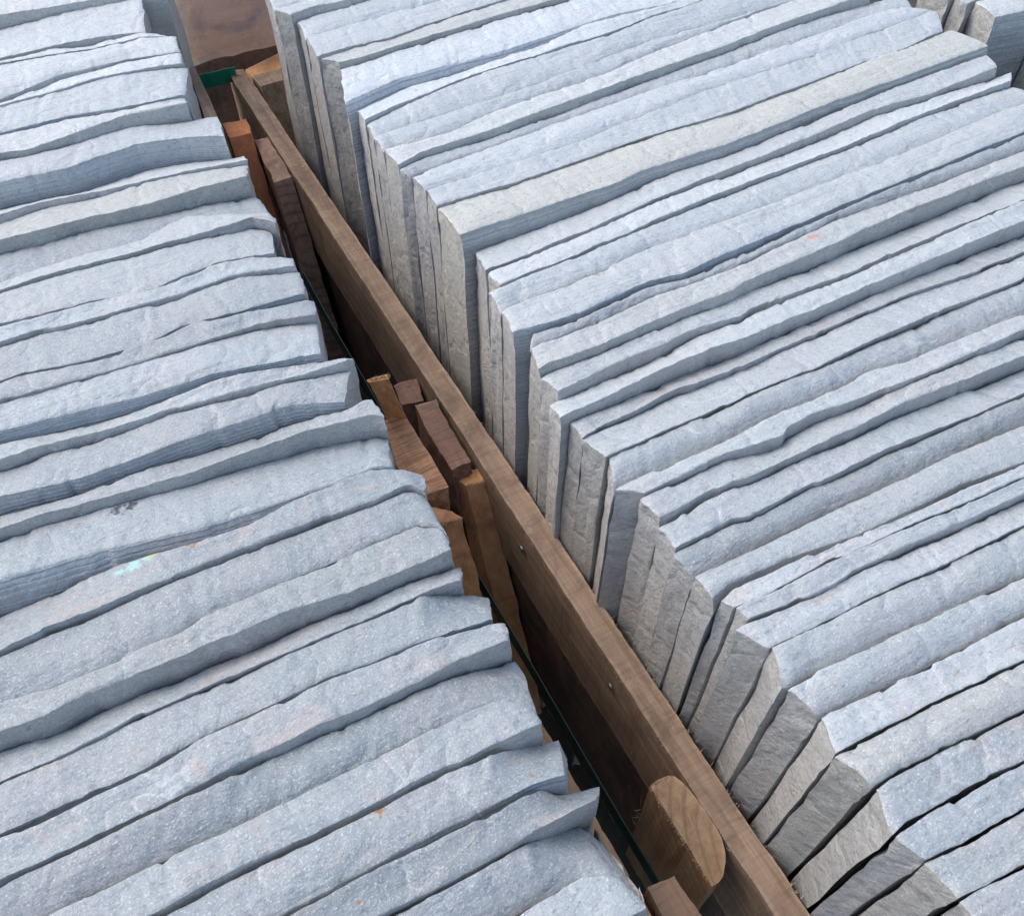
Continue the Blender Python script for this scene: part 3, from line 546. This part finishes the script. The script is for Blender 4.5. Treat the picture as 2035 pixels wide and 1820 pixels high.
# nail heads driven in the rail face
def nail(u, v, r):
    p = on(u, v, X=.1936); V = []; F = []
    for j, (rr, dx) in enumerate(((1, .0006), (1, -.0002), (.8, -.0009), (.001, -.0011))):
        for a in range(12): V.append((p[0] + dx, p[1] + rr * r * math.cos(a * math.pi / 6), p[2] + rr * r * math.sin(a * math.pi / 6)))
    for j in range(3):
        for a in range(12): F.append((j * 12 + a, j * 12 + (a + 1) % 12, j * 12 + 12 + (a + 1) % 12, j * 12 + 12 + a))
    o = mesh_obj('nail_head', V, F, M_NAIL, rail, None, 30); recalc(o)
nail(1036, 1091, .0030); nail(1212, 1364, .0028)
fray(rail, un(905, 770, ZR), un(1600, 1800, ZR), 160, .0034, (.8, .2, .5), 6, M_FIB, .00024)
fray(rail, un(641, 433, ZR), un(1500, 1760, ZR), 220, .0030, (-.7, .2, .3), 7, M_FIB, .00025)
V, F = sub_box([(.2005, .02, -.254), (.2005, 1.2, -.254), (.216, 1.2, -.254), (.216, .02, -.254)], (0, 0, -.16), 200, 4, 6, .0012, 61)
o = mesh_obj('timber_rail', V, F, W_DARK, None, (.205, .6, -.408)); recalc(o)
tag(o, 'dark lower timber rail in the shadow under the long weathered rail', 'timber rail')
def blk(name, pts, z, ext, mat, label, cat, seed, group=None, amp=.0014, nu=44, nv=20, nd=50):
    return board(name, pts, z, ext, mat, label, cat, seed, group, nu, nv, nd, amp)
G_ = 'short crate timbers between the rail and the left stack'
b1 = blk('timber_block', [(823, 805), (864, 791), (935, 917), (897, 934)], -.1515, (0, -.012, -.065), W_REDB, 'dark reddish block with a pale knot, against the long rail', 'timber block', 71, G_)
E1 = blk('crate_post', [(897, 941), (949, 932), (969, 952), (925, 966)], -.166, LEAN * 1.3, W_ORNG, 'orange sawn post below the knotted block, leaning on the long rail', 'crate post', 72, 'upright crate posts')
q = world_quad([(925, 966), (969, 952)], -.166); fray(E1, q[0], q[1], 70, .005, (0, -.5, -.5), 8, M_FIB, .0003)
C2 = blk('timber_block', [(745, 842), (807, 828), (891, 966), (826, 988)], -.125, un(895, 1022, -.16) - un(891, 966, -.125), W_ORNGY, 'orange block with rough saw-marked top beside the left stack', 'timber block', 73, G_, amp=.0012, nu=60)
C1 = blk('crate_post', [(730, 750), (771, 742), (775, 750), (734, 758)], -.06, un(807, 827, -.124) - un(775, 750, -.06), W_ORNG, 'short orange post end with jagged top, above the saw-marked block', 'crate post', 74, 'upright crate posts')
q = world_quad([(734, 757), (775, 749)], -.06); fray(C1, q[0], q[1], 60, .004, (0, .3, .9), 9, M_FIB, .0003)
blk('timber_block', [(783, 766), (827, 752), (842, 792), (800, 806)], -.172, (0, -.02, -.09), W_REDB, 'small dark red block half hidden behind the knotted block', 'timber block', 75, G_)
D1 = blk('crate_post', [(842, 1010), (895, 1016), (917, 1028), (860, 1043)], -.13, LEAN * 1.1, W_ORNG, 'orange post squeezed between the left stack and the dark strap slot', 'crate post', 76, 'upright crate posts')
q = world_quad([(862, 1042), (917, 1028)], -.13); fray(D1, q[0], q[1], 60, .004, (0, -.5, -.4), 10, M_FIB, .0003)
A1 = blk('crate_post', [(441, 246), (489, 236), (496, 263), (452, 273)], -.13, LEAN * 1.5, W_ORNGR, 'reddish orange post with grey top, near the far end of the left stack', 'crate post', 77, 'upright crate posts')
B1 = blk('crate_post', [(506, 277), (533, 272), (578, 350), (543, 362)], (-.15, -.15, -.153, -.158), LEAN * 1.4, W_BRN, 'brown post with ringed sloping end grain, touching the long rail', 'crate post', 78, 'upright crate posts')
V, F = sub_box([(.109, .02, -.12), (.109, .275, -.12), (.1235, .275, -.12), (.1235, .02, -.12)], (0, 0, -.10), 90, 5, 8, .0010, 79)
o = mesh_obj('crate_board', V, F, W_ORNGY2, None, (.116, .15, -.22)); recalc(o)
tag(o, 'orange-brown crate board with fibrous edge, tight against the near left stack', 'crate board')
#fray(o, (.1235, .02, -.12), (.1235, .27, -.12), 60, .0025, (.8, .1, .2), 12, M_FIB, .00016)
# half-round sawn log standing beside the rail
out = [(1291, 1563), (1306, 1549), (1329, 1540), (1341, 1542), (1358, 1555), (1372, 1570), (1390, 1594), (1406, 1616), (1422, 1641), (1434, 1664), (1441, 1688), (1442, 1712), (1437, 1741), (1428, 1753), (1414, 1762),
       (1400, 1738), (1383, 1708), (1366, 1679), (1347, 1650), (1329, 1624), (1309, 1592)]
zt = -.149; top = [un(u, v, zt) for u, v in out]; fine = []
for a, b in zip(top, top[1:] + top[:1]):
    for j in range(6): fine.append(a + (b - a) * j / 6)
fine = np.array(fine); cen = fine.mean(0); V = []; F = []; nn = Vn(90); m = len(fine); rings = 8; downs = 30
for k in range(rings):
    q = cen + (fine - cen) * ((k + .02) / (rings - 1) if k < rings - 1 else 1); q = q + np.stack([0 * q[:, 0], 0 * q[:, 0], .0006 * nn(q[:, 0] / .006, q[:, 1] / .006)], -1); V += q.tolist()
for k in range(1, downs + 1):
    q = fine.copy(); q[:, 2] -= .16 * k / downs; s_ = .0009 * nn(q[:, 0] / .004 + q[:, 1] / .004, q[:, 2] / .03); q[:, :2] += (fine - cen)[:, :2] / (np.linalg.norm((fine - cen)[:, :2], axis=1, keepdims=True) + 1e-6) * s_[:, None]; V += q.tolist()
for k in range(rings + downs - 1):
    for a in range(m): c = (a + 1) % m; F.append((k * m + a, k * m + c, (k + 1) * m + c, (k + 1) * m + a))
log = mesh_obj('half_round_log', V, F, W_PALE, None, (cen[0], cen[1], zt - .16), 45); recalc(log)
tag(log, 'half-round sawn log end with curved growth rings, standing beside the rail', 'log')
fray(log, un(1291, 1563, zt), un(1414, 1762, zt), 420, .0026, (-.4, 0, .6), 13, M_FIB, .00025)
fray(log, un(1291, 1563, zt), un(1336, 1541, zt), 50, .0025, (-.2, .4, .6), 14, M_FIB, .00025)
fray(log, un(1275, 1600, zt - .03), un(1262, 1640, zt - .05), 12, .012, (-.3, .2, .9), 15, M_FIB, .0003)
blk('timber_block', [(1284, 1757), (1341, 1734), (1425, 1870), (1355, 1893)], -.115, (0, 0, -.08), W_REDL, 'reddish brown block at the bottom edge, in front of the half-round log', 'timber block', 80, G_)
# far end of the gap
p = board('picket_board', [(373, 137), (385, 131), (438, 245), (412, 250)], -.10, (0, 0, -.10), W_RAIL, 'short grey picket end touching the far left stack', 'board', 81, nu=40)
board('timber_block', [(501, 152), (556, 136), (562, 160), (519, 173)], -.15, (0, 0, -.12), W_RAIL, 'brown block end at the far right of the long rail', 'timber block', 82, nu=20, nv=10, nd=20)
board('crate_board', [(486, 139), (560, 104), (560, 133), (500, 151)], -.16, (0, 0, -.05), W_ORNG, 'orange crossboard at the far end of the long rail', 'crate board', 83, nu=20, nv=10, nd=6)
YB = 1.24
c1, c2, c3, c4 = on(300, -160, Y=YB), on(600, -160, Y=YB), on(600, 60, Y=YB), on(300, 150, Y=YB)
V, F = sub_box([(c1[0], YB, c1[2]), (c2[0] + .1, YB, c1[2]), (c2[0] + .1, YB + .02, c1[2]), (c1[0], YB + .02, c1[2])], (0, 0, c4[2] - c1[2]), 20, 3, 20, .002, 84)
o = mesh_obj('plywood_panel', V, F, W_PLY, None, (.3, YB, c4[2])); recalc(o)
tag(o, 'smooth brown panel with a dull smear, closing the far end of the gap', 'panel')
V, F = sub_box([(0, 1.36, -.2), (.6, 1.36, -.2), (.6, 1.40, -.2), (0, 1.40, -.2)], (0, 0, -.32), 20, 3, 10, .001, 85)
o = mesh_obj('crate_board', V, F, W_DARK, None, (.3, 1.38, -.52)); recalc(o)
tag(o, 'dark crate base board under the brown panel at the far end', 'crate board')
V, F = sub_box([(.02, 1.16, -.31), (.19, 1.16, -.31), (.19, .9, -.31), (.02, .9, -.31)], (0, 0, -.02), 10, 10, 3, .002, 86)
M_FILM = NB('pale blue film'); _f = M_FILM.n('ShaderNodeTexCoord').outputs['Object']
M_FILM.l(M_FILM.mix(M_FILM.noise(_f, 40, 3), (.20, .24, .36), (.34, .38, .50)), M_FILM.b.inputs['Base Color']); M_FILM.b.inputs['Roughness'].default_value = .4; M_FILM = M_FILM.m
o = mesh_obj('wrapping_sheet', V, F, M_FILM, None, (.1, 1.03, -.33)); recalc(o)
tag(o, 'pale blue wrapping sheet on the crate floor behind the far orange post', 'sheet')
# green strapping
M_STRAP_LIT = M_STRAP_SHADE.copy(); M_STRAP_LIT.name = 'green strap with painted light'  # same strap, brighter green paints in the light at the far end
for _n in M_STRAP_LIT.node_tree.nodes:
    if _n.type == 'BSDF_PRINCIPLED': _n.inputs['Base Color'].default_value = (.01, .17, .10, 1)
def ribbon(pts, wdir, wid, thk, label, mat=None):
    V = []; F = []; pts = [np.array(p, float) for p in pts]; wd = np.array(wdir, float); wd /= np.linalg.norm(wd)
    n = 60; nn = Vn(99); P_ = []
    for k in range(n + 1):
        t = k / n * (len(pts) - 1); i = min(int(t), len(pts) - 2); P_.append(pts[i] + (pts[i + 1] - pts[i]) * (t - i))
    for k, p in enumerate(P_):
        tg = P_[min(k + 1, n)] - P_[max(k - 1, 0)]; nr = np.cross(tg, wd); nr /= np.linalg.norm(nr); p = p + nr * .0012 * float(nn(k / 9., 0))
        for a, b in ((-1, -1), (1, -1), (1, 1), (-1, 1)): V.append(p + wd * wid / 2 * a + nr * thk / 2 * b)
    for k in range(n):
        for a in range(4): c = (a + 1) % 4; F.append((k * 4 + a, k * 4 + c, k * 4 + 4 + c, k * 4 + 4 + a))
    F += [(3, 2, 1, 0), (n * 4, n * 4 + 1, n * 4 + 2, n * 4 + 3)]
    o = mesh_obj('plastic_strap', V, F, mat or M_STRAP_SHADE, None, pts[0], 30); recalc(o); tag(o, label, 'strap', 'green plastic straps')
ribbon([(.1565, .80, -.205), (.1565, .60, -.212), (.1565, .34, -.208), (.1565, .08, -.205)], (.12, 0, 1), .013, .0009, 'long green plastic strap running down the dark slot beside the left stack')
s0, s1 = on(380, 168, Y=1.165), on(470, 150, Y=1.165)
s1[2] = s0[2]
ribbon([s0, s1], (0, -.1, 1), .020, .001, 'short green strap crossing behind the far end of the long rail', M_STRAP_LIT)

def P3(u, v, z): return un(u, v, z)

# ------------------------------------------------------------------ ground
def gmat():
    b = NB('dark earth'); v = b.n('ShaderNodeTexCoord').outputs['Object']
    b.l(b.mix(b.ramp(b.noise(v, 6, 6, .6), .35, .65), (.03, .028, .026), (.07, .055, .045)), b.b.inputs['Base Color'])
    b.l(b.bump(b.noise(v, 60, 6, .7), .8, .01), b.b.inputs['Normal']); b.b.inputs['Roughness'].default_value = .9; return b.m
g = mesh_obj('ground', [(-30, -30, -.56), (30, -30, -.56), (30, 30, -.56), (-30, 30, -.56)], [(0, 1, 2, 3)], gmat(), None, None, 0)
tag(g, 'dark earthy yard floor under the crates', None, None, 'structure')
